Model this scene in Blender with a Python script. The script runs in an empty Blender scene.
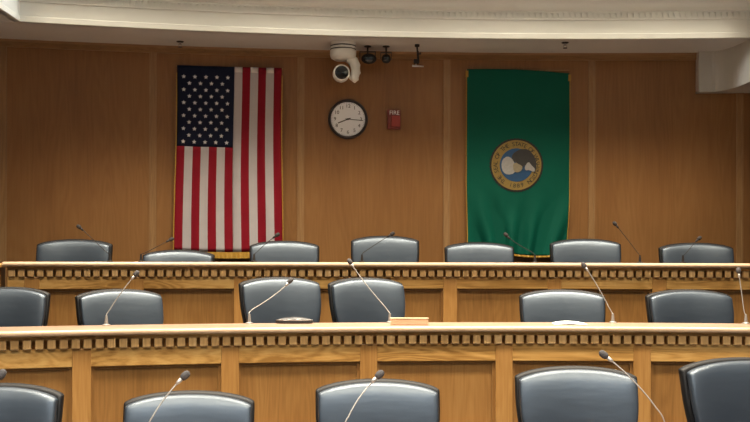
import bpy, bmesh, math, random
from mathutils import Vector, Matrix
random.seed(7)
S = bpy.context.scene
COL = S.collection
F = 1000.0            # focal length in pixels of a 750 px wide frame
CAMZ = 2.2
HOR = 257.0           # image row of the horizon
PI = math.pi

# ------------------------------------------------------------------ materials
def new_mat(name):
    m = bpy.data.materials.new(name); m.use_nodes = True
    nt = m.node_tree; b = nt.nodes['Principled BSDF']
    return m, nt, b

def plain(name, col, rough=0.5, metal=0.0, spec=0.5, bump=0.0, bscale=200, coat=0.0, var=0.0, vscale=6):
    m, nt, b = new_mat(name)
    b.inputs['Base Color'].default_value = (*col, 1)
    b.inputs['Roughness'].default_value = rough
    b.inputs['Metallic'].default_value = metal
    b.inputs['Specular IOR Level'].default_value = spec
    b.inputs['Coat Weight'].default_value = coat
    tc = nt.nodes.new('ShaderNodeTexCoord')
    if bump:
        n = nt.nodes.new('ShaderNodeTexNoise'); n.inputs['Scale'].default_value = bscale
        n.inputs['Detail'].default_value = 3
        bp = nt.nodes.new('ShaderNodeBump'); bp.inputs['Strength'].default_value = bump
        bp.inputs['Distance'].default_value = 0.002
        nt.links.new(tc.outputs['Object'], n.inputs['Vector'])
        nt.links.new(n.outputs['Fac'], bp.inputs['Height'])
        nt.links.new(bp.outputs['Normal'], b.inputs['Normal'])
    if var:
        n = nt.nodes.new('ShaderNodeTexNoise'); n.inputs['Scale'].default_value = vscale
        n.inputs['Detail'].default_value = 4
        mx = nt.nodes.new('ShaderNodeMix'); mx.data_type = 'RGBA'
        mx.inputs[6].default_value = (*[c*(1-var) for c in col], 1)
        mx.inputs[7].default_value = (*[min(1, c*(1+var)) for c in col], 1)
        nt.links.new(tc.outputs['Object'], n.inputs['Vector'])
        nt.links.new(n.outputs['Fac'], mx.inputs[0])
        nt.links.new(mx.outputs[2], b.inputs['Base Color'])
    return m

def wood(name, dark, mid, light, direction='z', rough=0.38, scale=1.0, contrast=1.0, spec=0.4, fw=.55):
    """oak veneer; the grain runs along `direction`"""
    m, nt, b = new_mat(name)
    N = nt.nodes.new; L = nt.links.new
    tc = N('ShaderNodeTexCoord'); oi = N('ShaderNodeObjectInfo')
    off = N('ShaderNodeVectorMath'); off.operation = 'MULTIPLY_ADD'
    cmb = N('ShaderNodeCombineXYZ')
    for i in range(3): L(oi.outputs['Random'], cmb.inputs[i])
    L(cmb.outputs[0], off.inputs[0]); off.inputs[1].default_value = (13.7, 7.1, 19.3)
    L(tc.outputs['Object'], off.inputs[2])
    def mapped(sx, sz):
        mp = N('ShaderNodeMapping')
        s = (sx, sx, sz) if direction == 'z' else (sz, sx, sx)
        mp.inputs['Scale'].default_value = tuple(scale*v for v in s)
        L(off.outputs[0], mp.inputs['Vector']); return mp
    fine = N('ShaderNodeTexNoise'); fine.inputs['Scale'].default_value = 1; fine.inputs['Detail'].default_value = 5
    L(mapped(90, 4).outputs[0], fine.inputs['Vector'])
    broad = N('ShaderNodeTexNoise'); broad.inputs['Scale'].default_value = 1; broad.inputs['Detail'].default_value = 2
    L(mapped(4.5, .7).outputs[0], broad.inputs['Vector'])
    # cathedral figure: rings of a stretched noise field
    fld = N('ShaderNodeTexNoise'); fld.inputs['Scale'].default_value = 1; fld.inputs['Detail'].default_value = 1.5
    fld.inputs['Distortion'].default_value = .3
    L(mapped(7, .8).outputs[0], fld.inputs['Vector'])
    mul = N('ShaderNodeMath'); mul.operation = 'MULTIPLY'; mul.inputs[1].default_value = 75
    L(fld.outputs['Fac'], mul.inputs[0])
    sn = N('ShaderNodeMath'); sn.operation = 'SINE'; L(mul.outputs[0], sn.inputs[0])
    a1 = N('ShaderNodeMath'); a1.operation = 'MULTIPLY_ADD'; a1.inputs[1].default_value = .085*contrast
    fk = N('ShaderNodeMath'); fk.operation = 'MULTIPLY_ADD'; fk.inputs[1].default_value = fw; fk.inputs[2].default_value = .5*(1-fw)
    L(fine.outputs['Fac'], fk.inputs[0])
    L(sn.outputs[0], a1.inputs[0]); L(fk.outputs[0], a1.inputs[2])
    a2 = N('ShaderNodeMath'); a2.operation = 'ADD'
    sb = N('ShaderNodeMath'); sb.operation = 'MULTIPLY_ADD'; sb.inputs[1].default_value = .9*contrast; sb.inputs[2].default_value = -.45*contrast
    L(broad.outputs['Fac'], sb.inputs[0])
    L(a1.outputs[0], a2.inputs[0]); L(sb.outputs[0], a2.inputs[1])
    cr = N('ShaderNodeValToRGB'); e = cr.color_ramp.elements
    e[0].position = .28; e[0].color = (*dark, 1); e[1].position = .75; e[1].color = (*light, 1)
    k = e.new(.5); k.color = (*mid, 1)
    L(a2.outputs[0], cr.inputs['Fac'])
    L(cr.outputs['Color'], b.inputs['Base Color'])
    b.inputs['Roughness'].default_value = rough
    b.inputs['Specular IOR Level'].default_value = spec
    bp = N('ShaderNodeBump'); bp.inputs['Strength'].default_value = .12; bp.inputs['Distance'].default_value = .002
    L(fine.outputs['Fac'], bp.inputs['Height']); L(bp.outputs['Normal'], b.inputs['Normal'])
    return m

def leather(name, col, rough):
    m, nt, b = new_mat(name)
    N = nt.nodes.new; L = nt.links.new
    b.inputs['Base Color'].default_value = (*col, 1)
    b.inputs['Specular IOR Level'].default_value = 1.0
    b.inputs['Specular Tint'].default_value = (.76, .88, 1, 1)
    tc = N('ShaderNodeTexCoord')
    n = N('ShaderNodeTexNoise'); n.inputs['Scale'].default_value = 9; n.inputs['Detail'].default_value = 3
    L(tc.outputs['Object'], n.inputs['Vector'])
    r = N('ShaderNodeMapRange'); r.inputs[3].default_value = rough-.06; r.inputs[4].default_value = rough+.08
    L(n.outputs['Fac'], r.inputs[0]); L(r.outputs[0], b.inputs['Roughness'])
    v = N('ShaderNodeTexVoronoi'); v.inputs['Scale'].default_value = 260
    L(tc.outputs['Object'], v.inputs['Vector'])
    w = N('ShaderNodeTexNoise'); w.inputs['Scale'].default_value = 7; w.inputs['Detail'].default_value = 2
    mp = N('ShaderNodeMapping'); mp.inputs['Scale'].default_value = (.6, 1, 2.2)
    L(tc.outputs['Object'], mp.inputs[0]); L(mp.outputs[0], w.inputs['Vector'])
    b1 = N('ShaderNodeBump'); b1.inputs['Strength'].default_value = .12; b1.inputs['Distance'].default_value = .001
    b2 = N('ShaderNodeBump'); b2.inputs['Strength'].default_value = .10; b2.inputs['Distance'].default_value = .02
    L(v.outputs['Distance'], b1.inputs['Height']); L(w.outputs['Fac'], b2.inputs['Height'])
    L(b2.outputs['Normal'], b1.inputs['Normal']); L(b1.outputs['Normal'], b.inputs['Normal'])
    return m

M = {}
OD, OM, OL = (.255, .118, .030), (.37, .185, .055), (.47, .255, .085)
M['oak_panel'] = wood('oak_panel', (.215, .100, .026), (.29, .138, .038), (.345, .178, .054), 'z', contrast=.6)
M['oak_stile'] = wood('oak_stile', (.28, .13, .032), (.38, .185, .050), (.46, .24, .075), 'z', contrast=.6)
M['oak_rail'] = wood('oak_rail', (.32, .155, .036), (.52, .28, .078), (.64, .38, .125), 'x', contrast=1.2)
M['oak_cap'] = wood('oak_cap', (.265, .165, .108), (.31, .205, .142), (.365, .255, .18), 'x', rough=.33, contrast=.7)
M['oak_nosing_sheen'] = wood('oak_nosing_sheen', (.42, .275, .165), (.50, .34, .215), (.57, .41, .275), 'x', rough=.3, contrast=.6)  # worktop oak made paler to put the front edge's reflection into its colour
M['oak_dentil'] = wood('oak_dentil', (.42, .24, .09), (.58, .35, .14), (.70, .46, .22), 'z', contrast=.8)
M['wall_veneer'] = wood('wall_veneer', (.215, .096, .029), (.26, .122, .038), (.305, .15, .051), 'z', rough=.42, scale=.7, contrast=.6, fw=.4)
M['wall_strip'] = wood('wall_strip', (.26, .14, .055), (.33, .185, .075), (.39, .225, .10), 'z', rough=.42, contrast=.6)
M['wall_rail'] = wood('wall_rail', (.20, .105, .036), (.27, .145, .052), (.32, .18, .07), 'x', rough=.42, contrast=.6)
M['plaster'] = plain('plaster', (.66, .64, .58), .55, bump=.2, bscale=60, var=.03)
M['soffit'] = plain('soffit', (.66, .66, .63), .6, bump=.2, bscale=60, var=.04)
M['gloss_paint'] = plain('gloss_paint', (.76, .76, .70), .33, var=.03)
M['bulkhead_shaded_paint'] = plain('bulkhead_shaded_paint', (.50, .49, .44), .35, var=.03)  # same paint as the cornice, darkened to hold the bulkhead's shade
M['carpet'] = plain('carpet', (.06, .075, .10), .95, bump=.8, bscale=300, var=.3, vscale=40)
M['leather'] = leather('leather', (.021, .029, .042), .39)
M['leather_shell'] = plain('leather_shell', (.005, .005, .006), .55, spec=.28)
M['black_plastic'] = plain('black_plastic', (.014, .014, .015), .42, bump=.1)
M['steel'] = plain('steel', (.55, .55, .56), .28, metal=1)
M['brass_steel'] = plain('brass_steel', (.42, .40, .38), .35, metal=.6)
M['mic_black'] = plain('mic_black', (.016, .013, .012), .6, spec=.25)
M['foam'] = plain('foam', (.022, .018, .017), .9, bump=.9, bscale=900)
M['foam_grey'] = plain('foam_grey', (.05, .046, .048), .8, bump=.9, bscale=900)
M['white_plastic'] = plain('white_plastic', (.72, .71, .66), .4)
M['lens'] = plain('lens', (.006, .008, .007), .12, coat=.5)
M['clock_face'] = plain('clock_face', (.90, .92, .95), .5)
M['clock_rim'] = plain('clock_rim', (.025, .017, .016), .35)
M['ink'] = plain('ink', (.02, .02, .022), .6)
M['alarm_red'] = plain('alarm_red', (.32, .035, .018), .4)
M['alarm_dark'] = plain('alarm_dark', (.17, .024, .015), .5)
M['white_print'] = plain('white_print', (.9, .88, .85), .5)
M['paper'] = plain('paper', (.80, .87, .84), .7)
M['pale_wood'] = wood('pale_wood', (.52, .31, .19), (.62, .39, .25), (.70, .47, .32), 'x', rough=.4, contrast=.5)
M['flag_red'] = plain('flag_red', (.23, .008, .018), .65, bump=.3, bscale=500, var=.12, spec=.12)
M['flag_white'] = plain('flag_white', (.48, .445, .45), .7, bump=.3, bscale=500, var=.07, spec=.12)
M['flag_blue'] = plain('flag_blue', (.010, .014, .034), .7, bump=.3, bscale=500, var=.15, spec=.12)
M['hem_white'] = plain('hem_white', (.72, .68, .64), .7)
M['star_white'] = plain('star_white', (.66, .66, .68), .7)
M['flag_green'] = plain('flag_green', (.003, .088, .056), .55, bump=.3, bscale=500, var=.12, vscale=3, spec=.12)
M['gold_fringe'] = plain('gold_fringe', (.44, .24, .03), .55, bump=.8, bscale=400, var=.25, vscale=120)
M['seal_edge'] = plain('seal_edge', (.012, .012, .010), .7)
M['seal_gold'] = plain('seal_gold', (.25, .165, .035), .6, var=.25, vscale=60)
M['seal_blue'] = plain('seal_blue', (.010, .06, .15), .6, var=.2, vscale=30)
M['seal_cream'] = plain('seal_cream', (.32, .31, .29), .7, var=.2, vscale=60)
M['seal_grey'] = plain('seal_grey', (.030, .028, .026), .7, var=.3, vscale=60)
M['seal_tan'] = plain('seal_tan', (.25, .21, .13), .7, var=.2, vscale=60)
M['red_led'] = plain('red_led', (.5, .02, .02), .4)

# ------------------------------------------------------------------ object helpers
def link_mesh(name, bm, mats, parent=None, smooth=False, mods=None, bevel=0):
    bmesh.ops.recalc_face_normals(bm, faces=bm.faces)
    me = bpy.data.meshes.new(name); bm.to_mesh(me); bm.free()
    if not isinstance(mats, (list, tuple)): mats = [mats]
    for k in mats: me.materials.append(M[k] if isinstance(k, str) else k)
    if smooth:
        for p in me.polygons: p.use_smooth = True
    o = bpy.data.objects.new(name, me); COL.objects.link(o)
    if parent: o.parent = parent
    if bevel:
        md = o.modifiers.new('bevel', 'BEVEL'); md.width = bevel; md.segments = 2; md.limit_method = 'ANGLE'
    return o

def tag(o, label=None, cat=None, group=None, kind=None):
    if label: o['label'] = label
    if cat: o['category'] = cat
    if group: o['group'] = group
    if kind: o['kind'] = kind
    return o

def empty(name, loc=(0, 0, 0), rz=0, label=None, cat=None, group=None):
    o = bpy.data.objects.new(name, None); COL.objects.link(o)
    o.empty_display_size = .1
    o.location = loc; o.rotation_euler = (0, 0, rz)
    return tag(o, label, cat, group)

def copy_tree(o, parent=None):
    c = o.copy(); COL.objects.link(c); c.parent = parent
    for ch in [x for x in o.children]:
        copy_tree(ch, c)
    return c

def box(bm, x0, x1, y0, y1, z0, z1, mi=0, mat=None):
    vs = [bm.verts.new(Vector((x, y, z)) if mat is None else mat @ Vector((x, y, z)))
          for z in (z0, z1) for y in (y0, y1) for x in (x0, x1)]
    for f in ((0, 1, 3, 2), (4, 6, 7, 5), (0, 4, 5, 1), (2, 3, 7, 6), (0, 2, 6, 4), (1, 5, 7, 3)):
        fc = bm.faces.new([vs[i] for i in f]); fc.material_index = mi

def lathe(bm, prof, n=24, mi=0, mat=None, cap=True):
    """prof = [(r, z)...] turned about z"""
    rings = []
    for r, z in prof:
        ring = []
        for i in range(n):
            a = 2*PI*i/n; p = Vector((r*math.cos(a), r*math.sin(a), z))
            ring.append(bm.verts.new(mat @ p if mat else p))
        rings.append(ring)
    for a, b in zip(rings, rings[1:]):
        for i in range(n):
            f = bm.faces.new((a[i], a[(i+1) % n], b[(i+1) % n], b[i])); f.material_index = mi
    if cap:
        for r in (rings[0], rings[-1]):
            f = bm.faces.new(r); f.material_index = mi

def tube(bm, pts, rad, n=10, mi=0):
    pts = [Vector(p) for p in pts]
    if not isinstance(rad, (list, tuple)): rad = [rad]*len(pts)
    rings = []; up = Vector((0.13, 0.21, 1)).normalized()
    for i, p in enumerate(pts):
        d = (pts[min(i+1, len(pts)-1)]-pts[max(i-1, 0)]).normalized()
        s = d.cross(up)
        if s.length < .05: s = d.cross(Vector((1, 0, 0)))
        s.normalize(); t = s.cross(d).normalized()
        rings.append([bm.verts.new(p+rad[i]*(math.cos(2*PI*k/n)*s+math.sin(2*PI*k/n)*t)) for k in range(n)])
    for a, b in zip(rings, rings[1:]):
        for k in range(n):
            f = bm.faces.new((a[k], a[(k+1) % n], b[(k+1) % n], b[k])); f.material_index = mi
    for r in (rings[0], rings[-1]):
        f = bm.faces.new(r); f.material_index = mi

def sweep(bm, rings, mi=0, closed_ends=True):
    """rings = list of lists of points (a closed profile at each station)"""
    vr = [[bm.verts.new(p) for p in r] for r in rings]; m = len(vr[0])
    for a, b in zip(vr, vr[1:]):
        for k in range(m):
            f = bm.faces.new((a[k], a[(k+1) % m], b[(k+1) % m], b[k])); f.material_index = mi
    if closed_ends:
        for r in (vr[0], vr[-1]):
            f = bm.faces.new(r); f.material_index = mi

class Arc:
    """a curve in plan bulging away from the camera; o = distance in front of it"""
    def __init__(s, cx, y0, R): s.cx, s.R, s.cy = cx, R, y0-R
    def pt(s, t, o=0, z=0):
        r = s.R-o; return Vector((s.cx+r*math.sin(t), s.cy+r*math.cos(t), z))
    def t_at(s, px, o=0):
        a, b = -1.2, 1.2
        lo, hi = -.9, .9
        for _ in range(50):
            mid = (lo+hi)/2; p = s.pt(mid, o)
            if p.x/max(p.y, .1)*F+375 < px: lo = mid
            else: hi = mid
        return (lo+hi)/2
    def at(s, px, o=0, z=0): return s.pt(s.t_at(px, o), o, z)
    def strip(s, bm, t0, t1, prof, n=None, mi=0):
        n = n or max(1, int(abs(t1-t0)*s.R/.15))
        sweep(bm, [[s.pt(t0+(t1-t0)*i/n, o, z) for o, z in prof] for i in range(n+1)], mi)

WALL = Arc(1.76, 9.5, 23.0)
FASC = Arc(1.64, 8.87, 17.6)
D3 = Arc(1.0, 8.0, 16.7)
D2 = Arc(1.18, 6.4, 10.4)
D1 = Arc(1.10, 4.0, 8.0)
Z3, Z2, Z1 = CAMZ-.044, CAMZ-.442, CAMZ-.84      # worktop heights
F3, F2, F1 = Z3-.80, Z2-.80, Z1-.80              # tier floors
ZS = CAMZ+1.935                                  # soffit
ZC = 5.85                                        # ceiling

# ------------------------------------------------------------------ the room
def struct(name, bm, mats, **k):
    return tag(link_mesh(name, bm, mats, **k), kind='structure')

XL, XR, YB = -5.6, 6.2, -6.0
bm = bmesh.new()
box(bm, XL, XR, YB, 10.3, -.2, 0)
def tier(arc, o, z0, z1):
    n = 60
    ts = []
    a = math.asin(max(-.99, (XL-arc.cx)/(arc.R-o))); b = math.asin(min(.99, (XR-arc.cx)/(arc.R-o)))
    lo, hi = [], []
    front = [arc.pt(a+(b-a)*i/n, o) for i in range(n+1)]
    poly = front+[Vector((XR, 10.3, 0)), Vector((XL, 10.3, 0))]
    bv = [bm.verts.new((p.x, p.y, z0)) for p in poly]; tv = [bm.verts.new((p.x, p.y, z1)) for p in poly]
    bm.faces.new(tv); bm.faces.new(bv)
    for i in range(len(poly)):
        j = (i+1) % len(poly); bm.faces.new((bv[i], bv[j], tv[j], tv[i]))
tier(D1, -.03, 0, F1); tier(D2, -.03, F1, F2); tier(D3, -.03, F2, F3)
struct('floor', bm, 'carpet')

bm = bmesh.new()
ta = math.asin((XL-.3-WALL.cx)/WALL.R); tb = math.asin((XR+.3-WALL.cx)/WALL.R)
WALL.strip(bm, ta, tb, [(0, 0), (0, ZC), (-.15, ZC), (-.15, 0)], n=90)
struct('wall_back', bm, 'wall_veneer')
for nm, a in (('wall_left', (XL-.15, XL, YB, 10.3)), ('wall_right', (XR, XR+.15, YB, 10.3)), ('wall_front', (XL, XR, YB-.15, YB))):
    bm = bmesh.new(); box(bm, *a, 0, ZC); struct(nm, bm, 'wall_veneer')
bm = bmesh.new(); box(bm, XL-.15, XR+.15, YB-.15, 10.3, ZC, ZC+.1); struct('ceiling', bm, 'plaster')

# narrow vertical strips between the wall veneer panels
nt_ = 1
for px in (-143, 2.5, 152.5, 300.5, 446.5, 591.5, 739.5, 890):
    t = WALL.t_at(px); w = .033/WALL.R
    bm = bmesh.new()
    WALL.strip(bm, t-w, t+w, [(0, F3), (0, ZS), (.008, ZS), (.008, F3)], n=1)
    WALL.strip(bm, t-w*.86, t-w*.5, [(.007, F3), (.007, ZS), (.014, ZS), (.014, F3)], n=1)
    WALL.strip(bm, t+w*.5, t+w*.86, [(.007, F3), (.007, ZS), (.014, ZS), (.014, F3)], n=1)
    struct('trim_%d' % nt_, bm, 'wall_strip'); nt_ += 1
bm = bmesh.new()
WALL.strip(bm, ta, tb, [(0, ZS-.065), (.012, ZS-.065), (.022, ZS-.055), (.022, ZS-.02), (.035, ZS), (0, ZS)], n=90)
struct('trim_%d' % nt_, bm, 'wall_rail'); nt_ += 1
bm = bmesh.new()
WALL.strip(bm, ta, tb, [(0, F3), (.018, F3), (.018, F3+.11), (.008, F3+.13), (0, F3+.13)], n=90)
struct('baseboard_back', bm, 'wall_rail')

# dropped soffit round the raised ceiling, its edge moulded and dentilled
XFL, XFR = -2.945, 3.30
tl = math.asin((XFL-FASC.cx)/FASC.R); tr = math.asin((XFR-FASC.cx)/FASC.R)
NA = 50
arcp = [FASC.pt(tl+(tr-tl)*i/NA) for i in range(NA+1)]
YF = -3.0
path = [Vector((XFL, YF, 0))]+arcp+[Vector((XFR, YF, 0))]
def mitre_offset(path, o):
    out = []
    for i, p in enumerate(path):
        a = (path[i]-path[i-1]).normalized() if i else None
        b = (path[i+1]-path[i]).normalized() if i < len(path)-1 else None
        ns = [Vector((d.y, -d.x, 0)) for d in (a, b) if d is not None]
        if len(ns) == 2:
            n = (ns[0]+ns[1]).normalized(); k = 1/max(.3, n.dot(ns[0]))
        else: n, k = ns[0], 1
        out.append(p+n*o*k)
    return out
def path_sweep(bm, prof, mi=0):
    offs = {o: mitre_offset(path, o) for o in {q[0] for q in prof}}
    rings = [[Vector((offs[o][i].x, offs[o][i].y, z)) for o, z in prof] for i in range(len(path))]
    sweep(bm, rings, mi)
bm = bmesh.new()
# soffit slab underside
back = [Vector((XL, 10.3, 0)), Vector((XR, 10.3, 0))]
def slab(pts, z0, z1):
    bv = [bm.verts.new((p[0], p[1], z0)) for p in pts]; tv = [bm.verts.new((p[0], p[1], z1)) for p in pts]
    bm.faces.new(bv); bm.faces.new(tv)
    for i in range(len(pts)):
        j = (i+1) % len(pts); bm.faces.new((bv[i], bv[j], tv[j], tv[i]))
slab([(XL, YF), (XFL-.02, YF), (XFL-.02, arcp[0].y), (XL, arcp[0].y)], ZS, ZC)
slab([(XFR+.02, YF), (XR, YF), (XR, arcp[-1].y), (XFR+.02, arcp[-1].y)], ZS, ZC)
slab([(XL, arcp[0].y)]+[(p.x, p.y+.02) for p in arcp]+[(XR, arcp[-1].y), (XR, 10.3), (XL, 10.3)], ZS, ZC)
struct('ceiling', bm, 'soffit')
bm = bmesh.new()
h = lambda d: ZS+d
path_sweep(bm, [(-.04, h(0)), (0, h(0)), (.010, h(.004)), (.010, h(.045)), (.002, h(.052)), (.002, h(.165)), (.012, h(.172)), (.012, h(.190)), (-.004, h(.191)), (-.004, h(.228)), (.012, h(.229)),
                (.012, h(.245)), (.030, h(.255)), (.045, h(.27)), (.06, h(.30)), (.10, h(.35)), (.16, h(.39)), (.17, h(.43)), (.22, h(.46)), (.22, h(.50)), (-.04, h(.50))])
struct('trim_%d' % nt_, bm, 'gloss_paint'); nt_ += 1
# small dentils of the cornice
bm = bmesh.new()
wd = .051/FASC.R; t = tl+wd*.6
while t < tr-wd*.5:
    FASC.strip(bm, t, t+wd*.60, [(-.005, h(.189)), (.014, h(.189)), (.014, h(.230)), (-.005, h(.230))], n=1); t += wd
y = arcp[0].y-.05
while y > 2.5:
    box(bm, XFL+.010, XFL+.024, y-.034, y, h(.182), h(.232))
    box(bm, XFR-.024, XFR-.010, y-.034, y, h(.182), h(.232)); y -= .058
struct('trim_%d' % nt_, bm, 'gloss_paint'); nt_ += 1

# plaster bulkhead dropping below the soffit at the right, wrapped round into the side of the alcove
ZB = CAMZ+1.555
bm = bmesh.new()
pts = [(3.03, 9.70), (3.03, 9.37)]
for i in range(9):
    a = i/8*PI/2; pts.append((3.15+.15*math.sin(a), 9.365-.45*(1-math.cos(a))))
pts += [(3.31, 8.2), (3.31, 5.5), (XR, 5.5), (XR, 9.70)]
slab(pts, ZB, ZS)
struct('wall_bulkhead', bm, 'bulkhead_shaded_paint')

# ------------------------------------------------------------------ the three dais desks
def dais_desk(arc, Z, floor, px0, px1, stile_px, rail_h, label, close_left=False):
    t0, t1 = arc.t_at(px0), arc.t_at(px1)
    mid = arc.pt((t0+t1)/2, -.08)
    root = empty('dais_desk', (mid.x, mid.y, floor), 0, label, 'desk', 'tiered oak dais desks')
    def part(name, bm, mat, bevel=0):
        o = link_mesh(name, bm, mat, root, bevel=bevel); o.matrix_parent_inverse = Matrix.Translation(-Vector(root.location)); return o
    e = .03/arc.R
    bm = bmesh.new()
    arc.strip(bm, t0-e, t1+e, [(-.022, Z-.030), (-.022, Z), (-.42, Z), (-.42, Z-.03)])
    part('worktop', bm, 'oak_cap')
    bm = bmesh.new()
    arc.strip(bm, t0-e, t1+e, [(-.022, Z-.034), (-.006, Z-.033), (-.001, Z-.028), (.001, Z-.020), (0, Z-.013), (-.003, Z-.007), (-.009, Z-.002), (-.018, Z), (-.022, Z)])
    tag(part('nosing_sheen', bm, 'oak_nosing_sheen'), 'rounded front edge of the worktop, its glossy reflection painted as a paler colour')
    bm = bmesh.new()
    arc.strip(bm, t0, t1, [(-.012, Z-.030), (-.018, Z-.036), (-.042, Z-.040), (-.042, Z-.060), (-.105, Z-.060), (-.105, Z-.030)])
    part('frieze', bm, 'oak_rail')
    bm = bmesh.new()
    sp = .0690/arc.R; t = t0+.01/arc.R
    while t+sp*.7 < t1:
        arc.strip(bm, t, t+sp*.67, [(-.104, Z-.059), (-.036, Z-.059), (-.036, Z-.109), (-.040, Z-.115), (-.104, Z-.115)], n=1); t += sp
    part('dentil_moulding', bm, 'oak_dentil')
    bm = bmesh.new()
    arc.strip(bm, t0, t1, [(-.104, Z-.058), (-.104, Z-.116), (-.063, Z-.116), (-.063, Z-.116-rail_h+.004), (-.069, Z-.116-rail_h), (-.106, Z-.116-rail_h), (-.106, Z-.058)])
    part('top_rail', bm, 'oak_rail')
    zt = Z-.116-rail_h
    bm = bmesh.new()
    arc.strip(bm, t0, t1, [(-.054, floor), (-.054, floor+.14), (-.105, floor+.14), (-.105, floor)])
    part('plinth', bm, 'oak_rail')
    edges = []
    hw = .055/arc.R
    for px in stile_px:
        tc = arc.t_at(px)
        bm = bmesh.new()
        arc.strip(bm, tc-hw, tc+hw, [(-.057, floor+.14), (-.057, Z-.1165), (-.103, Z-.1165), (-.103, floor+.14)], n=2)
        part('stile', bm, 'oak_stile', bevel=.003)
        edges.append(tc)
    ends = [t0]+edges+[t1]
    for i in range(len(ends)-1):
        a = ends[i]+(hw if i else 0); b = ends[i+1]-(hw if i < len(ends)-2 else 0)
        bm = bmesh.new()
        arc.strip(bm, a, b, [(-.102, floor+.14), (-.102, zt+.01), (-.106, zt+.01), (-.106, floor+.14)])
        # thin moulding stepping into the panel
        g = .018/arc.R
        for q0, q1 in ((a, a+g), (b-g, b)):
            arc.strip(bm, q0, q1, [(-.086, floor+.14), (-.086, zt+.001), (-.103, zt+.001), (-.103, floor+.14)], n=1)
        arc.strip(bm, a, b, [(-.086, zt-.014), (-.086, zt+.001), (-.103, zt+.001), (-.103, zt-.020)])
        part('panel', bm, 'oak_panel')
    bm = bmesh.new()
    arc.strip(bm, t0, t1, [(-.106, floor), (-.106, Z-.03), (-.125, Z-.03), (-.125, floor)])
    part('backing_board', bm, 'oak_panel')
    # gable boards that carry the worktop behind
    for q in [t0+.012/arc.R]+edges+[t1-.012/arc.R]:
        bm = bmesh.new(); w = .012/arc.R
        arc.strip(bm, q-w, q+w, [(-.125, floor), (-.125, Z-.03), (-.28, Z-.03), (-.28, floor)], n=1)
        part('gable', bm, 'oak_panel')
    return root

dais_desk(D3, Z3, F3, 6.5, 850, [31, 136, 241, 346, 451, 556, 661, 766], .095,
          'rear oak dais desk along the panelled wall, highest of the desks')
dais_desk(D2, Z2, F2, -150, 900, [-60, 82, 231, 370, 506, 644.5, 785], .112,
          'middle oak dais desk with dentil moulding, its panelled front in full view')
# small counter returning from the left end of the rear desk
def side_counter():
    te = D3.t_at(6.5)-.034/D3.R
    p0 = D3.pt(te, 0)
    root = empty('side_counter', (p0.x, p0.y, F3), -te, 'low oak side counter at the far left end of the rear desk', 'counter')
    def loc(bm, x0, x1, y0, y1, z0, z1): box(bm, x0-.42, x1-.42, y0-.09, y1-.09, z0, z1)
    bm = bmesh.new(); loc(bm, -.55, .415, .10, .45, Z3-F3-.045, Z3-F3-.015); link_mesh('worktop', bm, 'oak_rail', root, bevel=.005)
    bm = bmesh.new(); loc(bm, -.52, .405, .13, .42, 0, Z3-F3-.045); link_mesh('body', bm, 'oak_panel', root, bevel=.003)
    bm = bmesh.new(); loc(bm, -.52, .405, .118, .13, .60, .70); link_mesh('rail', bm, 'oak_rail', root, bevel=.002)
side_counter()
dais_desk(D1, Z1, F1, -250, 980, [-80, 90, 290, 480, 680, 850], .112,
          'front oak dais desk nearest the viewer, just below the picture')

# ------------------------------------------------------------------ chairs
US = [-1, -.95, -.86, -.62, -.32, 0, .32, .62, .86, .95, 1]
VS = [0, .05, .2, .42, .64, .82, .92, .97, 1]
def loft_pad(bm, w_fn, z0, z1, th, arch, bend, y_fn, nx=9, nz=7, corner=.05, inflate=.02):
    """padded slab: x across, z up, front towards -y; th = thickness"""
    def P(i, k, side):
        u = US[i]; v = VS[k]
        w = w_fn(v)/2
        # round the top corners
        x = u*w; z = z0+(z1-z0)*v
        top = arch*(1-abs(u)**2.2)*v**3 - corner*(abs(u)**9)*v**8
        z += top
        edge = max(abs(u)**7, abs(2*v-1)**10*.9)
        y = y_fn(v)-bend*(u*u)+side*(th/2+inflate*(1-edge))
        return Vector((x, y, z))
    fr = [[bm.verts.new(P(i, k, -1)) for k in range(nz)] for i in range(nx)]
    bk = [[bm.verts.new(P(i, k, .6)) for k in range(nz)] for i in range(nx)]
    for i in range(nx-1):
        for k in range(nz-1):
            bm.faces.new((fr[i][k], fr[i+1][k], fr[i+1][k+1], fr[i][k+1]))
            bm.faces.new((bk[i][k], bk[i][k+1], bk[i+1][k+1], bk[i+1][k]))
    for k in range(nz-1):
        bm.faces.new((fr[0][k], fr[0][k+1], bk[0][k+1], bk[0][k]))
        bm.faces.new((fr[-1][k], bk[-1][k], bk[-1][k+1], fr[-1][k+1]))
    for i in range(nx-1):
        bm.faces.new((fr[i][0], bk[i][0], bk[i+1][0], fr[i+1][0]))
        bm.faces.new((fr[i][-1], fr[i+1][-1], bk[i+1][-1], bk[i][-1]))
    return fr

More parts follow.
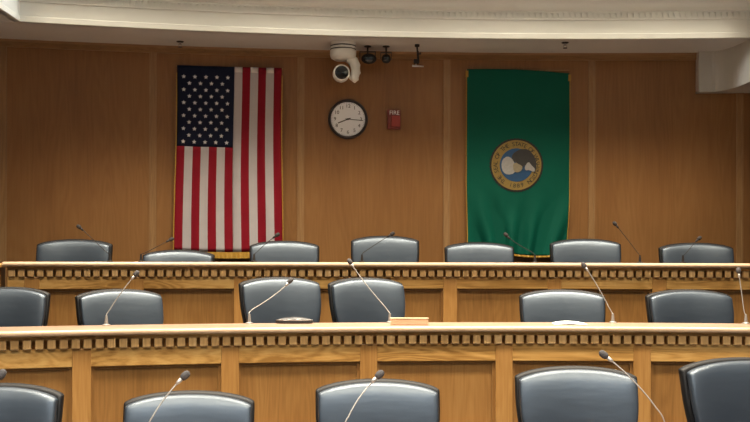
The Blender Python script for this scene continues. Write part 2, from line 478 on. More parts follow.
BACK_TOP = 1.06; BACK_Y = .31
def back_y(v): return .225+.075*v+.03*math.sin(v*PI*.9)*-1
def chair_proto():
    root = empty('executive_chair', (0, 0, 0))
    lift = []
    # backrest pad
    bm = bmesh.new()
    wf = lambda v: .47+.13*min(1, v*1.5)**1.2
    fr = loft_pad(bm, wf, .50, 1.018, .050, .036, .045, back_y, nx=11, nz=9, corner=.014, inflate=.026)
    o = link_mesh('backrest', bm, 'leather', root, smooth=True)
    md = o.modifiers.new('sub', 'SUBSURF'); md.levels = 2; md.render_levels = 2
    lift.append(o)
    # outer shell, a little larger, giving the black rim
    bm = bmesh.new()
    wf2 = lambda v: .490+.136*min(1, v*1.5)**1.2
    loft_pad(bm, wf2, .48, 1.030, .060, .036, .045, lambda v: back_y(v)+.052, nx=11, nz=9, corner=.014, inflate=.010)
    o = link_mesh('back_shell', bm, 'leather_shell', root, smooth=True)
    md = o.modifiers.new('sub', 'SUBSURF'); md.levels = 2; md.render_levels = 2
    lift.append(o)
    # piping round the pad
    bm = bmesh.new()
    pts = []
    N = 40
    for i in range(N+1):
        s = i/N
        if s < .3: u, v = -1, s/.3
        elif s < .7: u, v = -1+2*(s-.3)/.4, 1
        else: u, v = 1, 1-(s-.7)/.3
        v = max(v, .04)
        w = wf(v)/2*.985
        rr = abs(u)**6*v**6
        pts.append((u*w*(1-.02*rr), back_y(v)-.045*u*u+.026, .50+.518*v+.036*(1-abs(u)**2.2)*v**3-.018*rr))
    tube(bm, pts, .0055, 8)
    o = link_mesh('piping', bm, 'leather_shell', root, smooth=True); lift.append(o)
    # seat
    bm = bmesh.new()
    nx, ny = 9, 8
    top, bot = [], []
    for i in range(nx):
        u = -1+2*i/(nx-1); ct, cb = [], []
        for j in range(ny):
            v = -1+2*j/(ny-1)
            w = .265-.015*max(0, v)
            e = max(abs(u)**6, abs(v)**6)
            x = u*w*(1-.06*(abs(u)*abs(v))**4); y = v*.25-.03
            ct.append(bm.verts.new((x, y, .475+.035*(1-e)-.03*max(0, -v)**3)))
            cb.append(bm.verts.new((x*.93, y*.95, .405)))
        top.append(ct); bot.append(cb)
    for i in range(nx-1):
        for j in range(ny-1):
            bm.faces.new((top[i][j], top[i+1][j], top[i+1][j+1], top[i][j+1]))
            bm.faces.new((bot[i][j], bot[i][j+1], bot[i+1][j+1], bot[i+1][j]))
    for j in range(ny-1):
        bm.faces.new((top[0][j], top[0][j+1], bot[0][j+1], bot[0][j])); bm.faces.new((top[-1][j], bot[-1][j], bot[-1][j+1], top[-1][j+1]))
    for i in range(nx-1):
        bm.faces.new((top[i][0], bot[i][0], bot[i+1][0], top[i+1][0])); bm.faces.new((top[i][-1], top[i+1][-1], bot[i+1][-1], bot[i][-1]))
    o = link_mesh('seat', bm, 'leather', root, smooth=True)
    md = o.modifiers.new('sub', 'SUBSURF'); md.levels = 2; md.render_levels = 2
    lift.append(o)
    # arms: a loop of black tube with a padded rest
    for s in (-1, 1):
        bm = bmesh.new()
        tube(bm, [(s*.20, .02, .400), (s*.255, .02, .405), (s*.277, .0, .45), (s*.280, -.02, .55), (s*.280, -.03, .615)], .014, 10)
        a = link_mesh('arm_frame', bm, 'black_plastic', root, smooth=True); lift.append(a)
        bm = bmesh.new()
        pts = [(s*.280, -.17, .618), (s*.282, -.15, .628), (s*.282, -.05, .634), (s*.278, .06, .634), (s*.272, .12, .628), (s*.27, .135, .618)]
        tube(bm, pts, [.012, .022, .026, .026, .022, .012], 12)
        a = link_mesh('armrest', bm, 'leather_shell', root, smooth=True); lift.append(a)
    # mechanism and back bracket
    bm = bmesh.new()
    box(bm, -.09, .09, -.10, .12, .362, .405)
    tube(bm, [(0, .08, .385), (0, .20, .39), (0, .305, .45), (0, .318, .60)], [.03, .03, .028, .022], 10)
    o = link_mesh('tilt_mechanism', bm, 'black_plastic', root, bevel=.006); lift.append(o)
    bm = bmesh.new(); lathe(bm, [(.014, .10), (.014, .37)], 16); o = link_mesh('gas_piston', bm, 'steel', root, smooth=True); lift.append(o)
    # fixed parts
    bm = bmesh.new(); lathe(bm, [(.030, .075), (.030, .12), (.026, .125), (.026, .24), (.022, .245)], 20)
    link_mesh('gas_column', bm, 'black_plastic', root, smooth=False)
    for k in range(5):
        a = 2*PI*k/5+.3; c, s = math.cos(a), math.sin(a)
        bm = bmesh.new()
        tube(bm, [(c*.02, s*.02, .105), (c*.12, s*.12, .098), (c*.255, s*.255, .078), (c*.275, s*.275, .072)], [.024, .021, .015, .012], 8)
        leg = link_mesh('base_spoke', bm, 'black_plastic', root, smooth=True)
        bm = bmesh.new()
        R = Matrix.Translation((c*.27, s*.27, .027)) @ Matrix.Rotation(a+PI/2+.5, 4, 'Z') @ Matrix.Rotation(PI/2, 4, 'Y')
        lathe(bm, [(.020, -.022), (.027, -.018), (.027, -.006), (.015, -.004), (.015, .004), (.027, .006), (.027, .018), (.020, .022)], 16, mat=R)
        tube(bm, [(c*.27, s*.27, .04), (c*.27, s*.27, .075)], .007, 8)
        link_mesh('caster', bm, 'black_plastic', leg)
    return root, [x.name for x in lift]
PROTO, LIFT = chair_proto()
used = [False]
def put_chair(arc, px, top_y, floor, wpx, yaw, label, group):
    """px = picture column of the back's middle, top_y = picture row of its top, wpx its width, yaw in degrees"""
    if used[0]:
        r = copy_tree(PROTO)
        kids = {c.name.split('.')[0]: None for c in r.children}
    else:
        r = PROTO; used[0] = True
    tgt = arc.at(px, -.95); depth = tgt.y
    sx = wpx*depth/F/(.640*math.cos(math.radians(yaw)*.6))
    r.scale = (sx, 1, 1)
    a = math.radians(yaw)
    off = Vector((-math.sin(a)*.29, math.cos(a)*.29, 0))
    base = tgt-off
    r.location = (base.x, base.y, floor); r.rotation_euler = (0, 0, a)
    ztop = CAMZ-(top_y-(HOR+(px-375)*.0026))/F*depth
    dz = (ztop-floor)-BACK_TOP
    names = {n.split('.')[0] for n in LIFT}
    for c in r.children:
        if c.name.split('.')[0] in names: c.location.z = dz
    tag(r, label, 'chair', group)
    pass
    return r

G3, G2, G1 = 'black leather chairs behind the rear desk', 'black leather chairs behind the middle desk', 'black leather chairs in the front row'
rear = [(75, 239.5, 76, 4, 'black leather chair behind the rear desk, farthest left, under the bare wall panel'),
        (179, 250, 73, 2, 'black leather chair behind the rear desk, lowered, under the striped flag\'s left half'),
        (284.5, 241, 71, 6, 'black leather chair behind the rear desk, at the striped flag\'s lower right corner'),
        (385, 236, 70, 0, 'black leather chair behind the rear desk, below the clock and red alarm'),
        (479, 242.5, 71, 0, 'black leather chair behind the rear desk, below the green flag\'s lower left corner'),
        (585, 239, 72, -3, 'black leather chair behind the rear desk, just right of the green flag'),
        (695.5, 243, 75, -3, 'black leather chair behind the rear desk, farthest right, near the last wall strip')]
for px, ty, w, yw, lb in rear: put_chair(D3, px, ty, F3, w, yw, lb, G3)
midr = [(8, 287.5, 86, 2, 'black leather chair behind the middle desk, cut off by the left edge of the picture'),
        (119, 289.5, 84, 34, 'black leather chair behind the middle desk, turned to show its dark left side'),
        (279.5, 277.5, 83, 22, 'tall black leather chair behind the middle desk with a slanted microphone across it'),
        (365.5, 278, 79, 22, 'tall black leather chair behind the middle desk, next to the pale wooden block'),
        (562, 290, 87, -3, 'black leather chair behind the middle desk, behind the white paper'),
        (688, 290, 90, 6, 'black leather chair behind the middle desk, farthest right')]
for px, ty, w, yw, lb in midr: put_chair(D2, px, ty, F2, w, yw, lb, G2)
front = [(0, 385, 131, 0, 'black leather front-row chair, cut off by the left edge of the picture'),
         (190, 392.5, 132, 5, 'black leather front-row chair, second from the left and lowest of its row'),
         (378, 380.5, 127, 3, 'black leather front-row chair in the middle, below the pale wooden block'),
         (576, 367.5, 125, 0, 'black leather front-row chair below the white paper, its top hiding a panel'),
         (742, 359, 139, 13, 'black leather front-row chair, tallest, cut off by the right edge of the picture')]
for px, ty, w, yw, lb in front: put_chair(D1, px, ty, F1, w, yw, lb, G1)

# ------------------------------------------------------------------ gooseneck microphones
def world_at(px, py, depth):
    """point seen at a pixel of the photograph at a given distance (the camera's tiny roll undone)"""
    a = math.radians(.15)
    dx, dy = px-375, py-211
    ux = dx*math.cos(a)+dy*math.sin(a); uy = -dx*math.sin(a)+dy*math.cos(a)
    return Vector((ux/F*depth, depth, CAMZ-(uy+211-HOR)/F*depth))
def bez(a, b, c, d, n=14):
    return [(1-t)**3*a+3*(1-t)**2*t*b+3*(1-t)*t*t*c+t**3*d for t in [i/n for i in range(n+1)]]
def mic(arc, Z, bpx, head, knee, neck, dark, label, group, hs=1.0, back=-.37, hd=.08):
    b = arc.at(bpx, back, Z)
    root = empty('gooseneck_microphone', b, 0, label, 'microphone', group)
    base_mat, neck_mat, foam = ('mic_black', 'mic_black', 'foam') if dark else ('brass_steel', 'brass_steel', 'foam_grey')
    kn = world_at(*knee, b.y+.01)-b
    hp = world_at(*head, b.y+hd)-b
    bm = bmesh.new(); lathe(bm, [(.026, 0), (.026, .006), (.012, .012), (.0085, .045), (.0065, .065)], 20)
    link_mesh('base', bm, base_mat, root, smooth=False)
    p0 = Vector((0, 0, .06))
    if kn.z < .08: kn = Vector((kn.x, kn.y, .08))
    dirh = (hp-kn)
    pts = bez(p0, p0+(kn-p0)*.5, kn-dirh*.06, kn+dirh*.10, 8)[:-1]
    nb = Vector((dirh.x*neck, 0, 0))
    pts += bez(kn+dirh*.10, kn+dirh*.40-nb, kn+dirh*.75-nb, hp, 14)
    pts = [Vector((0, 0, .05))]+pts
    bm = bmesh.new(); tube(bm, pts, (.0028 if dark else .0031)*hs, 8); link_mesh('gooseneck', bm, neck_mat, root, smooth=True)
    d = (pts[-1]-pts[-3]).normalized()
    q = Vector((0, 0, 1)).rotation_difference(d).to_matrix().to_4x4()
    T = Matrix.Translation(hp-d*.018) @ q
    bm = bmesh.new()
    lathe(bm, [(.0045*hs, -.03), (.0085*hs, -.02), (.0085*hs, .004)], 16, mat=T)
    lathe(bm, [(.009*hs, .0), (.0145*hs, .006), (.0165*hs, .018), (.0155*hs, .032), (.010*hs, .041), (.002, .044)], 16, mat=T, mi=1)
    link_mesh('microphone_head', bm, [neck_mat, foam], root, smooth=True)
    return root
GM3, GM2, GM1 = 'microphones on the rear desk', 'microphones on the middle desk', 'microphones on the front desk'
mic(D3, Z3, 110, (79, 227), (106, 255), .02, True, 'dark gooseneck microphone leaning left over the farthest left rear chair', GM3)
mic(D3, Z3, 141, (171, 239.5), (147, 257), .02, True, 'dark gooseneck microphone pointing at the striped flag\'s lower left corner', GM3)
mic(D3, Z3, 254, (277, 235), (256, 258), .05, True, 'dark gooseneck microphone leaning right at the striped flag\'s lower right corner', GM3)
mic(D3, Z3, 362, (392, 234), (363, 258), .02, True, 'dark gooseneck microphone slanting across the rear chair under the clock', GM3)
mic(D3, Z3, 535, (506, 235), (533, 258), -.1, True, 'dark gooseneck microphone in front of the green flag', GM3)
mic(D3, Z3, 640, (615, 224), (638, 258), .02, True, 'gooseneck microphone right of the green flag with a clear gap before its head', GM3)
mic(D3, Z3, 683, (699, 238.5), (686, 253), .05, True, 'dark gooseneck microphone at the farthest right rear chair', GM3)
mic(D2, Z2, 106.5, (136, 274), (107, 316), .06, False, 'silver gooseneck microphone standing before the turned chair on the middle desk', GM2)
mic(D2, Z2, 249.5, (290, 281), (249.5, 314), -.10, False, 'silver gooseneck microphone bent right across the tall chair of the middle row', GM2, hs=.95)
mic(D2, Z2, 390, (350, 262), (388, 315), -.05, False, 'gooseneck microphone leaning left, rising behind the pale wooden block', GM2)
mic(D2, Z2, 613, (584, 265.5), (611, 316), .06, False, 'silver gooseneck microphone leaning left, right of the white paper', GM2)
mic(D2, Z2, 746, (738.5, 271), (744, 313), 0, False, 'upright silver gooseneck microphone at the right edge of the picture on the middle desk', GM2)
mic(D1, Z1, -38, (1, 375), (-30, 420), 0, False, 'gooseneck microphone whose head pokes in at the left edge of the picture', GM1)
mic(D1, Z1, 143, (184.5, 376), (149, 421), .10, False, 'silver gooseneck microphone curving right over the second front chair', GM1)
mic(D1, Z1, 343, (379, 375), (345, 421), .12, False, 'silver gooseneck microphone curving right over the middle front chair', GM1)
mic(D1, Z1, 668, (604, 355), (662, 414), .10, False, 'silver gooseneck microphone sweeping left across a front chair below the white paper', GM1)

# ------------------------------------------------------------------ things on the middle desk
p = D2.at(409.5, -.15, Z2)
r = empty('wooden_block', p, -.03, 'pale wooden block lying on the middle desk beside a microphone', 'block')
bm = bmesh.new(); box(bm, -.123, .123, -.028, .028, 0, .040); link_mesh('body', bm, 'pale_wood', r, bevel=.004)
bm = bmesh.new(); box(bm, -.126, .126, -.031, .031, .040, .047); link_mesh('lid', bm, 'pale_wood', r, bevel=.002)
# white paper, slightly curled
p = D2.at(569.5, -.25, Z2)
bm = bmesh.new()
n = 12; rows = []
for j in range(6):
    rows.append([bm.verts.new(((-.5+i/n)*.215, (j/5-.5)*.20, .003+.012*(math.sin(PI*i/n))**1.0*(.4+.6*j/5))) for i in range(n+1)])
for j in range(5):
    for i in range(n): bm.faces.new((rows[j][i], rows[j][i+1], rows[j+1][i+1], rows[j+1][i]))
o = link_mesh('paper_sheet', bm, 'paper', smooth=True); o.location = p; o.rotation_euler = (0, 0, -.08)
md = o.modifiers.new('thick', 'SOLIDIFY'); md.thickness = .002
tag(o, 'curled white paper lying on the middle desk before a chair', 'paper')
# dark disc-like speaker with a rim behind the second microphone
p = D2.at(294.5, -.37, Z2)
r = empty('desk_speaker', p, 0, 'low dark rounded speaker on the middle desk before the tall chair', 'speaker')
bm = bmesh.new(); lathe(bm, [(.118, 0), (.127, .004), (.125, .012), (.10, .022), (.05, .028), (.005, .030)], 32); link_mesh('body', bm, 'black_plastic', r, smooth=True)
bm = bmesh.new(); tube(bm, [(.121*math.cos(2*PI*i/40), .121*math.sin(2*PI*i/40), .016) for i in range(41)], .0018, 6); link_mesh('rim', bm, 'steel', r, smooth=True); r.scale = (1, .36, 1.5)

# ------------------------------------------------------------------ flags
def on_wall(px, py, o):
    """frame on the wall: origin, right vector, outward vector"""
    t = WALL.t_at(px, o)
    p = WALL.pt(t, o)
    z = world_at(px, py, p.y).z
    right = Vector((math.cos(t), -math.sin(t), 0)); out = Vector((-math.sin(t), -math.cos(t), 0))
    return Vector((p.x, p.y, z)), right, out, t

def frame_matrix(px, py, o):
    P, r, out, t = on_wall(px, py, o)
    return P, -t     # object with local x = right, -y = outward

def grid_cloth(bm, fn, u0, u1, v0, v1, nu, nv, mi_fn, off=0):
    vs = [[bm.verts.new(fn(u0+(u1-u0)*i/nu, v0+(v1-v0)*j/nv, off)) for j in range(nv+1)] for i in range(nu+1)]
    for i in range(nu):
        for j in range(nv):
            f = bm.faces.new((vs[i][j], vs[i+1][j], vs[i+1][j+1], vs[i][j+1])); f.material_index = mi_fn(i, j); f.smooth = True

def thick(o, t=.002):
    md = o.modifiers.new('cloth', 'SOLIDIFY'); md.thickness = t; md.offset = 0

# --- flag with stars and stripes, hung with the stripes upright
W, H = .958, 1.705
P, rz = frame_matrix(229.3, 67, .03)
us = empty('striped_flag', P, rz, 'red and white striped flag with a blue starred corner, hanging on the wood wall', 'flag')
def us_fn(u, v, off=0):
    # u 0..1 left to right, v 0..1 top to bottom
    x = (u-.5)*W*(1+.012*v)+.006*math.sin(v*5+u*3)-.012*v*(1-u)
    y = -.016-.013*math.sin(u*21+v*1.2)*(.25+.75*v)-.006*math.sin(u*47-v*2)*v-.012*math.sin(u*7+.6+v*2.5)*v
    z = -v*H-.010*math.sin(u*PI)*v+.012*(1-u)*(1-v)*0
    return Vector((x, y-off, z))
bm = bmesh.new()
# stripes right of the canton (full length) and beneath it
hem = .028
def stripe(i): return 0 if i % 2 == 0 else 1
nc = 4
for s in range(13):
    v0 = 0 if s >= 7 else .435
    grid_cloth(bm, us_fn, s/13, (s+1)/13, v0, 1, nc, 40 if s >= 7 else 24, lambda i, j, s=s: stripe(s))
bmesh.ops.remove_doubles(bm, verts=bm.verts, dist=.0002)
o = link_mesh('striped_field', bm, ['flag_red', 'flag_white'], us, smooth=True); thick(o)
bm = bmesh.new(); grid_cloth(bm, us_fn, 0, 7/13, 0, .435, 28, 20, lambda i, j: 0)
o = link_mesh('canton', bm, 'flag_blue', us, smooth=True); thick(o)
o_c = [c for c in us.children if c.name.startswith('canton')][0]
for r_ in range(11):
    k = 5 if r_ % 2 == 0 else 4
    v = .060+r_*(.435-.085)/10
    for c in range(k):
        step = (7/13)*.178; u = (7/13)*.5+(c-(k-1)/2)*step*1.08
        bm = bmesh.new(); vv = []
        for q in range(10):
            a = PI/2+q*PI/5; R_ = .021 if q % 2 == 0 else .0095
            vv.append(bm.verts.new(us_fn(u+R_*math.cos(a)/W, v-R_*math.sin(a)/H, .0035)))
        cv = bm.verts.new(us_fn(u, v, .004))
        for q in range(10): bm.faces.new((cv, vv[q], vv[(q+1) % 10]))
        thick(link_mesh('star', bm, 'star_white', o_c), .0012)
# bright folded hem at the top over the right-hand stripes
bm = bmesh.new()
for s in range(7, 13): grid_cloth(bm, us_fn, s/13+.004, (s+1)/13-.001, .002, .030, 3, 2, lambda i, j, s=s: stripe(s), off=.005)
o = link_mesh('hem', bm, ['flag_red', 'hem_white'], us, smooth=True); thick(o, .003)
def fringe(fn, parent, Wd, Hd, side_w, bot_w, v_top=0.0):
    bm = bmesh.new()
    def strip(pts_in, pts_out):
        a = [bm.verts.new(p) for p in pts_in]; b = [bm.verts.new(p) for p in pts_out]
        for i in range(len(a)-1): bm.faces.new((a[i], a[i+1], b[i+1], b[i]))
    n = 90
    for uu, sg in ((0, -1), (1, 1)):
        strip([fn(uu, v_top+(1-v_top)*i/n) for i in range(n+1)],
              [fn(uu, v_top+(1-v_top)*i/n)+Vector((sg*(side_w+.0025*(i % 2)), -.002, 0)) for i in range(n+1)])
    strip([fn(i/n, 1) for i in range(n+1)],
          [fn(i/n, 1)+Vector((0, -.003+.004*math.sin(i*1.7), -bot_w-.004*(i % 2))) for i in range(n+1)])
    o = link_mesh('fringe', bm, 'gold_fringe', parent); thick(o, .004)
fringe(us_fn, us, W, H, .008, .055, .04)
bm = bmesh.new(); tube(bm, [(-.49, .006, -.004), (.49, .006, -.004)], .007, 10)
link_mesh('hanging_rod', bm, 'wall_strip', us)

# --- green flag with a round seal
W2, H2 = .975, 1.715
P, rz = frame_matrix(517.6, 69.8, .03)
wa = empty('green_flag', P, rz, 'dark green flag with a round gold and blue seal, hanging on the wood wall', 'flag')
def sm(a, b, x):
    t = max(0, min(1, (x-a)/(b-a))); return t*t*(3-2*t)
def wa_fn(u, v, off=0):
    low = sm(.62, 1, v)
    x = (u-.5)*W2*(1-.035*low)+.01*math.sin(v*4)*low
    y = -.014-.008*math.sin(u*12+v*1.0)*(.2+low)
    # diagonal folds gathering towards the bottom corners
    y -= .042*low*math.sin(26*(u-.42*v)) * math.exp(-((u-.22)/.22)**2)
    y -= .042*low*math.sin(24*(u+.5*v)+1) * math.exp(-((u-.88)/.20)**2)
    y -= .026*low*math.sin(34*u+6*v) * math.exp(-((u-.55)/.28)**2)
    y -= .006*math.sin(v*9+u*5)*(1-low)*(abs(u-.5)*2)
    z = -v*H2+.016*math.sin(u*PI)*(1-v)**6-.032*u*(1-v)**4-.045*low*math.sin(max(0, u-.1)*2.6)**2*1.0
    return Vector((x, min(y, -.002)-off, z))
bm = bmesh.new(); grid_cloth(bm, wa_fn, 0, 1, 0, 1, 90, 110, lambda i, j: 0)
o = link_mesh('green_field', bm, 'flag_green', wa, smooth=True); thick(o)
fringe(wa_fn, wa, W2, H2, .006, .014, .02)
bm = bmesh.new(); tube(bm, [(-.49, .006, -.004), (.49, .006, -.004)], .007, 10)
link_mesh('hanging_rod', bm, 'wall_strip', wa)
for sx_, u_ in ((-1, 0), (1, 1)):
    bm = bmesh.new(); q = wa_fn(u_, .015); box(bm, q.x-.012, q.x+.014, q.y-.006, q.y+.002, q.z-.05, q.z+.012)
    link_mesh('corner_tab', bm, 'gold_fringe', wa, bevel=.003)
SU, SV = .483, (165-69.5)/105.8/H2
def seal_pt(x, z, off): return wa_fn(SU+x/W2, SV-z/H2, off)
def disc(bm, r0, r1, off, mi=0, n=64, scal=0, thk=True):
    rs = [r0+(r1-r0)*k/4 for k in range(5)]
    V = []
    for r in rs:
        V.append([bm.verts.new(seal_pt((r+(scal*(i % 2) if r == rs[-1] else 0))*math.cos(2*PI*i/n), (r+(scal*(i % 2) if r == rs[-1] else 0))*math.sin(2*PI*i/n), off)) for i in range(n)])
    for a, b in zip(V, V[1:]):
        for i in range(n):
            f = bm.faces.new((a[i], a[(i+1) % n], b[(i+1) % n], b[i])); f.material_index = mi
    if r0 < .002: bmesh.ops.remove_doubles(bm, verts=V[0], dist=.005)
bm = bmesh.new(); disc(bm, .001, .250, .003, n=96, scal=.007)
seal = link_mesh('seal', bm, 'seal_edge', wa); thick(seal, .002)
bm = bmesh.new(); disc(bm, .001, .236, .006, n=96); thick(link_mesh('gold_ring', bm, 'seal_gold', seal), .002)
bm = bmesh.new(); disc(bm, .001, .158, .009, n=64)
o = link_mesh('blue_centre', bm, 'seal_blue', seal); thick(o, .002)
bm = bmesh.new()
def blob(pts, off, mi):
    c = Vector((sum(p[0] for p in pts)/len(pts), sum(p[1] for p in pts)/len(pts)))
    # smooth the outline a little
    q = []
    for i in range(len(pts)):
        a = Vector(pts[i]); b = Vector(pts[(i+1) % len(pts)])
        q += [a*.75+b*.25, a*.25+b*.75]
    vs = [bm.verts.new(seal_pt(p[0], p[1], off)) for p in q]; cv = bm.verts.new(seal_pt(c.x, c.y, off))
    for i in range(len(vs)):
        f = bm.faces.new((cv, vs[i], vs[(i+1) % len(vs)])); f.material_index = mi
s_ = .0024  # pixel of the 422 px seal crop -> metres, about its centre (217, 212)
def B(L, off, mi): blob([((x-217)*s_*.68, (212-y)*s_*.68) for x, y in L], off, mi)
B([(190, 150), (235, 120), (285, 118), (325, 165), (335, 220), (322, 262), (290, 230), (240, 205), (190, 190)], .0115, 1)
B([(135, 180), (165, 160), (190, 175), (205, 200), (215, 225), (205, 262), (165, 270), (140, 255), (128, 220)], .013, 0)
B([(195, 205), (225, 195), (250, 215), (250, 240), (225, 258), (200, 250)], .0145, 2)
B([(262, 225), (285, 190), (305, 215), (325, 235), (318, 255), (290, 240), (270, 245)], .0145, 0)
B([(205, 180), (230, 185), (255, 200), (262, 232), (245, 215), (215, 200)], .0155, 1)
thick(link_mesh('portrait', bm, ['seal_cream', 'seal_grey', 'seal_tan'], seal), .0012)

def glyph_mesh(txt, size):
    cu = bpy.data.curves.new('glyph', 'FONT'); cu.body = txt; cu.size = size; cu.align_x = 'CENTER'; cu.align_y = 'CENTER'
    cu.resolution_u = 3
    ob = bpy.data.objects.new('glyph', cu); COL.objects.link(ob)
    dg = bpy.context.evaluated_depsgraph_get(); me = bpy.data.meshes.new_from_object(ob.evaluated_get(dg))
    bpy.data.objects.remove(ob); bpy.data.curves.remove(cu)
    vs = [v.co.copy() for v in me.vertices]; fs = [tuple(p.vertices) for p in me.polygons]
    bpy.data.meshes.remove(me); return vs, fs
def add_glyph(bm, g, fn, mi=0):
    vs, fs = g
    V = [bm.verts.new(fn(v.x, v.y)) for v in vs]
    for f in fs:
        try: fc = bm.faces.new([V[i] for i in f]); fc.material_index = mi
        except ValueError: pass
bm = bmesh.new()
def ring_text(txt, a0, a1, R_, size, flip=False):
    n = len(txt)
    for i, ch in enumerate(txt):
        if ch == ' ': continue
        a = math.radians(a0+(a1-a0)*i/(n-1)); rot = a-PI/2 if not flip else a+PI/2
        c, s = math.cos(rot), math.sin(rot)
        add_glyph(bm, glyph_mesh(ch, size), lambda x, y: seal_pt(R_*math.cos(a)+c*x-s*y, R_*math.sin(a)+s*x+c*y, .0088))
ring_text('THE SEAL OF THE STATE OF WASHINGTON', 232, -52, .197, .056)
ring_text('1889', 254, 286, .197, .056, True)
link_mesh('seal_lettering', bm, 'seal_edge', seal)

# ------------------------------------------------------------------ clock
P, rz = frame_matrix(347.5, 119.5, .002)
ck = empty('wall_clock', P, rz, 'round white wall clock with a dark rim between the two flags', 'clock')
Rf = Matrix.Rotation(PI/2, 4, 'X')   # lathe axis z -> -y (outward)
R0 = .186
bm = bmesh.new(); lathe(bm, [(R0-.012, 0), (R0, .004), (R0, .03), (R0-.006, .040), (R0-.016, .040), (R0-.025, .034), (R0-.025, .015), (R0-.03, .012)], 64, mat=Rf)
link_mesh('rim', bm, 'clock_rim', ck, smooth=True)
bm = bmesh.new(); lathe(bm, [(R0-.0245, .012), (R0-.0245, .022)], 64, mat=Rf); fc = link_mesh('dial', bm, 'clock_face', ck)
bm = bmesh.new()
for k in range(12):
    a = PI/2-(k+1)*PI/6
    add_glyph(bm, glyph_mesh(str(k+1), .047), lambda x, y: Vector((.122*math.cos(a)+x, -.0232, .122*math.sin(a)+y)))
for k in range(60):
    a = PI/2-k*PI/30; l = .010 if k % 5 == 0 else .006; w = .0016
    Rm = Matrix.Rotation(-a, 4, 'Y')
    box(bm, .150, .150+l, -.0235, -.0222, -w, w, mat=Rm)
add_glyph(bm, glyph_mesh('8', .0001), lambda x, y: Vector((0, -.0222, 0)))
link_mesh('numerals', bm, 'ink', fc)
def hand(name, ang, L, w, yo):
    bm = bmesh.new(); Rm = Matrix.Rotation(-(PI/2-math.radians(ang)), 4, 'Y')
    box(bm, -.025, L, yo-.001, yo, -w, w, mat=Rm)
    link_mesh(name, bm, 'ink', ck)
hand('hour_hand', 248, .100, .0045, -.026); hand('minute_hand', 95, .142, .003, -.0285)
bm = bmesh.new(); lathe(bm, [(.009, .022), (.009, .031)], 16, mat=Rf); link_mesh('hub', bm, 'ink', ck)

# ------------------------------------------------------------------ fire alarm
P, rz = frame_matrix(393.3, 119.8, .002)
al = empty('fire_alarm', P, rz, 'small red fire alarm box on the wall right of the clock', 'alarm')
bm = bmesh.new(); box(bm, -.063, .063, -.035, 0, -.092, .092); link_mesh('housing', bm, 'alarm_dark', al, bevel=.006)
bm = bmesh.new(); box(bm, -.026, .056, -.044, -.0345, -.070, .034); link_mesh('strobe', bm, 'alarm_red', al, bevel=.004)
bm = bmesh.new(); add_glyph(bm, glyph_mesh('FIRE', .056), lambda x, y: Vector((x*.95+.004, -.0362, y+.060)))
link_mesh('lettering', bm, 'white_print', al)

# ------------------------------------------------------------------ equipment under the soffit
# pan-tilt camera
P = world_at(343, 42, 9.02); P.z = ZS
cam_r = empty('ceiling_camera', P, 0, 'white pan and tilt camera hanging from the soffit above the clock', 'camera')
bm = bmesh.new(); lathe(bm, [(.075, 0), (.112, -.001), (.116, -.018), (.112, -.036)], 32); link_mesh('mounting_plate', bm, 'white_plastic', cam_r, smooth=False)
bm = bmesh.new(); lathe(bm, [(.115, -.034), (.115, -.042)], 32); link_mesh('dark_seam', bm, 'mic_black', cam_r)
bm = bmesh.new(); lathe(bm, [(.112, -.040), (.120, -.050), (.120, -.062), (.112, -.066)], 32); link_mesh('pan_ring', bm, 'white_plastic', cam_r)
bm = bmesh.new(); lathe(bm, [(.117, -.063), (.117, -.071)], 32); link_mesh('dark_seam', bm, 'mic_black', cam_r)
bm = bmesh.new(); lathe(bm, [(.114, -.070), (.118, -.078), (.118, -.115), (.108, -.145), (.08, -.160), (.01, -.162)], 32); link_mesh('body', bm, 'white_plastic', cam_r, smooth=True)
bm = bmesh.new()
tube(bm, [(.05, 0, -.140), (.09, 0, -.170), (.112, 0, -.215), (.115, 0, -.27), (.100, 0, -.32), (.08, 0, -.345)], [.045, .050, .047, .046, .046, .034], 14)
link_mesh('yoke', bm, 'white_plastic', cam_r, smooth=True)
bm = bmesh.new()
T = Matrix.Translation((-.022, .04, -.282)) @ Matrix.Rotation(math.radians(92), 4, 'X') @ Matrix.Rotation(math.radians(6), 4, 'Y')
lathe(bm, [(.03, -.05), (.066, -.03), (.076, .02), (.076, .10), (.070, .118), (.062, .120)], 32, mat=T)
hd = link_mesh('camera_head', bm, 'white_plastic', cam_r, smooth=True)
bm = bmesh.new(); lathe(bm, [(.061, .112), (.061, .121), (.045, .123), (.002, .130)], 32, mat=T); link_mesh('lens', bm, 'lens', hd, smooth=True)

def spot(px, py, w, hgt, dx, label, d=9.18):
    P = world_at(px, py, d); drop = P.z-ZS; P.z = ZS
    r = empty('projector_lamp', P, 0, label, 'projector', 'small dark projectors under the soffit')
    bm = bmesh.new(); lathe(bm, [(.032, 0), (.032, -.008), (.008, -.010), (.008, drop+hgt*.4)], 16); 
    box(bm, -w*.55, -w*.5, -.012, .012, drop-.01, drop+hgt*.62); box(bm, w*.5, w*.55, -.012, .012, drop-.01, drop+hgt*.62)
    box(bm, -w*.55, w*.55, -.012, .012, drop+hgt*.6, drop+hgt*.68)
    link_mesh('bracket', bm, 'black_plastic', r)
    bm = bmesh.new()
    T = Matrix.Translation((dx, .02, drop)) @ Matrix.Diagonal((1+dx*40, 1, 1, 1)) @ Matrix.Rotation(math.radians(100), 4, 'X')
    lathe(bm, [(hgt*.28, -.10), (hgt*.42, -.07), (hgt*.45, .05), (hgt*.5, .07), (hgt*.5, .09), (hgt*.42, .092)], 20, mat=T)
    b_ = link_mesh('housing', bm, 'mic_black', r, smooth=True)
    bm = bmesh.new(); lathe(bm, [(hgt*.40, .088), (hgt*.25, .097), (.002, .100)], 20, mat=T); link_mesh('lens', bm, 'lens', b_, smooth=True)
    return r
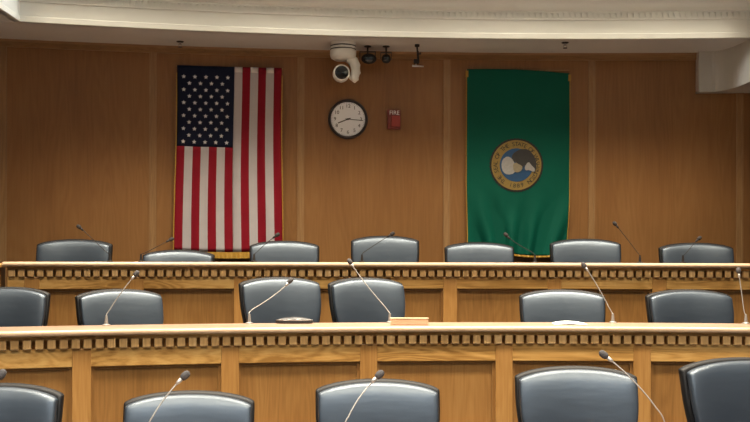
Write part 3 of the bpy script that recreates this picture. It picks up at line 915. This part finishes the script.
spot(367.5, 58.5, .135, .095, .012, 'wider dark projector under the soffit, right beside the white camera')
spot(386, 58.5, .095, .085, 0, 'smaller dark projector under the soffit with a glinting lens')
# little bracketed sensor
P = world_at(417, 47, 9.1); P.z = ZS
r = empty('ceiling_microphone', P, 0, 'thin dark bracket under the soffit carrying a small pale-tipped microphone', 'microphone')
bm = bmesh.new(); lathe(bm, [(.022, 0), (.022, -.02), (.010, -.024)], 16); tube(bm, [(0, 0, -.02), (.004, 0, -.08), (.028, -.004, -.088), (.032, -.004, -.075)], .008, 8)
tube(bm, [(.004, 0, -.06), (.010, 0, -.14)], .010, 8); link_mesh('bracket', bm, 'mic_black', r)
bm = bmesh.new(); box(bm, -.03, .02, -.02, .02, -.175, -.135); link_mesh('clamp', bm, 'mic_black', r, bevel=.005)
bm = bmesh.new(); tube(bm, [(-.045, -.02, -.198), (-.02, -.02, -.200), (.06, -.02, -.204)], [.010, .010, .006], 10); tube(bm, [(-.01, -.0, -.17), (-.01, -.02, -.2)], .006, 6)
link_mesh('capsule', bm, 'steel', r, smooth=True)
# sprinkler
for spx, slab_ in ((180, "small fire sprinkler under the soffit above the striped flag"), (565, "small fire sprinkler under the soffit above the green flag")):
    P = world_at(spx, 42, 9.0); P.z = ZS
    r = empty('sprinkler', P, 0, slab_, 'sprinkler', 'fire sprinklers')
    bm = bmesh.new(); lathe(bm, [(.034, 0), (.030, -.006), (.012, -.009)], 20); link_mesh('escutcheon', bm, 'mic_black', r)
    bm = bmesh.new(); tube(bm, [(0, 0, -.008), (0, 0, -.03)], .009, 8); tube(bm, [(-.012, 0, -.02), (-.016, 0, -.035), (-.004, 0, -.05)], .003, 6); tube(bm, [(.012, 0, -.02), (.016, 0, -.035), (.004, 0, -.05)], .003, 6)
    link_mesh('frame_arms', bm, 'brass_steel', r)
    bm = bmesh.new(); lathe(bm, [(.020, -.052), (.020, -.049)], 12); link_mesh('deflector', bm, 'mic_black', r)

# ------------------------------------------------------------------ lights
def area(name, loc, sx, sy, power, col, rot=(0, 0, 0), spread=180):
    l = bpy.data.lights.new(name, 'AREA'); l.shape = 'RECTANGLE'; l.size = sx; l.size_y = sy; l.energy = power; l.color = col
    l.spread = math.radians(spread)
    o = bpy.data.objects.new(name, l); COL.objects.link(o); o.location = loc; o.rotation_euler = rot
    return o
def spotlight(name, loc, to, power, deg, col):
    l = bpy.data.lights.new(name, 'SPOT'); l.energy = power; l.color = col; l.spot_size = math.radians(deg); l.spot_blend = .8; l.shadow_soft_size = .08
    o = bpy.data.objects.new(name, l); COL.objects.link(o); o.location = loc
    o.rotation_euler = (Vector(to)-Vector(loc)).to_track_quat('-Z', 'Y').to_euler()
WARM = (1, .88, .70)
for x in (-2.2, -.5, 1.2, 2.7):
    area('ceiling_light', (x, 7.2, 5.8), 1.0, 1.7, 74, WARM, spread=90)
for x in (-2.0, .2, 2.4):
    area('ceiling_light', (x, 4.6, 5.8), 1.3, .6, 78, WARM, spread=110)
    area('ceiling_light', (x, 1.4, 5.8), 1.3, .6, 120, WARM, spread=120)
    area('ceiling_light', (x, -1.6, 5.8), 1.3, .8, 130, (.78, .89, 1), spread=130)  # unseen cool row, added to give the chairs a blue reflection
# cool fill behind the viewer, added for a bluish sheen on the leather
area('cool_fill', (.3, -5.8, 4.3), 8.0, 2.4, 12, (.74, .87, 1), (math.radians(90), 0, 0))
spotlight('highlight_spot', (-1.5, 7.6, 5.3), (-2.94, 7.98, 4.30), 90, 19, (.85, .95, 1))  # unseen spot added to brighten the left corner of the cornice
spotlight('highlight_spot', (2.0, 7.9, 4.7), (3.30, 8.90, 3.80), 45, 13, (.95, .97, 1))  # unseen spot added for the bright patch on the right bulkhead
w = bpy.data.worlds.new('world'); S.world = w; w.use_nodes = True
w.node_tree.nodes['Background'].inputs[0].default_value = (.8, .85, 1, 1)
w.node_tree.nodes['Background'].inputs[1].default_value = .05

# ------------------------------------------------------------------ camera
cd = bpy.data.cameras.new('camera'); cam = bpy.data.objects.new('camera', cd); COL.objects.link(cam)
cam.location = (0, 0, CAMZ)
cam.rotation_euler = (math.radians(90), math.radians(-.15), 0)
cam.rotation_mode = 'XYZ'
cam.matrix_world = Matrix.Translation((0, 0, CAMZ)) @ Matrix.Rotation(PI/2, 4, 'X') @ Matrix.Rotation(math.radians(.15), 4, 'Z')
cd.sensor_width = 36; cd.lens = 36*F/750; cd.shift_y = (HOR-211)/750
cd.clip_start = .05
S.camera = cam
S.view_settings.view_transform = 'Standard'; S.view_settings.look = 'None'
S.view_settings.gamma = 1; S.view_settings.exposure = .42; S.view_settings.use_curve_mapping = False
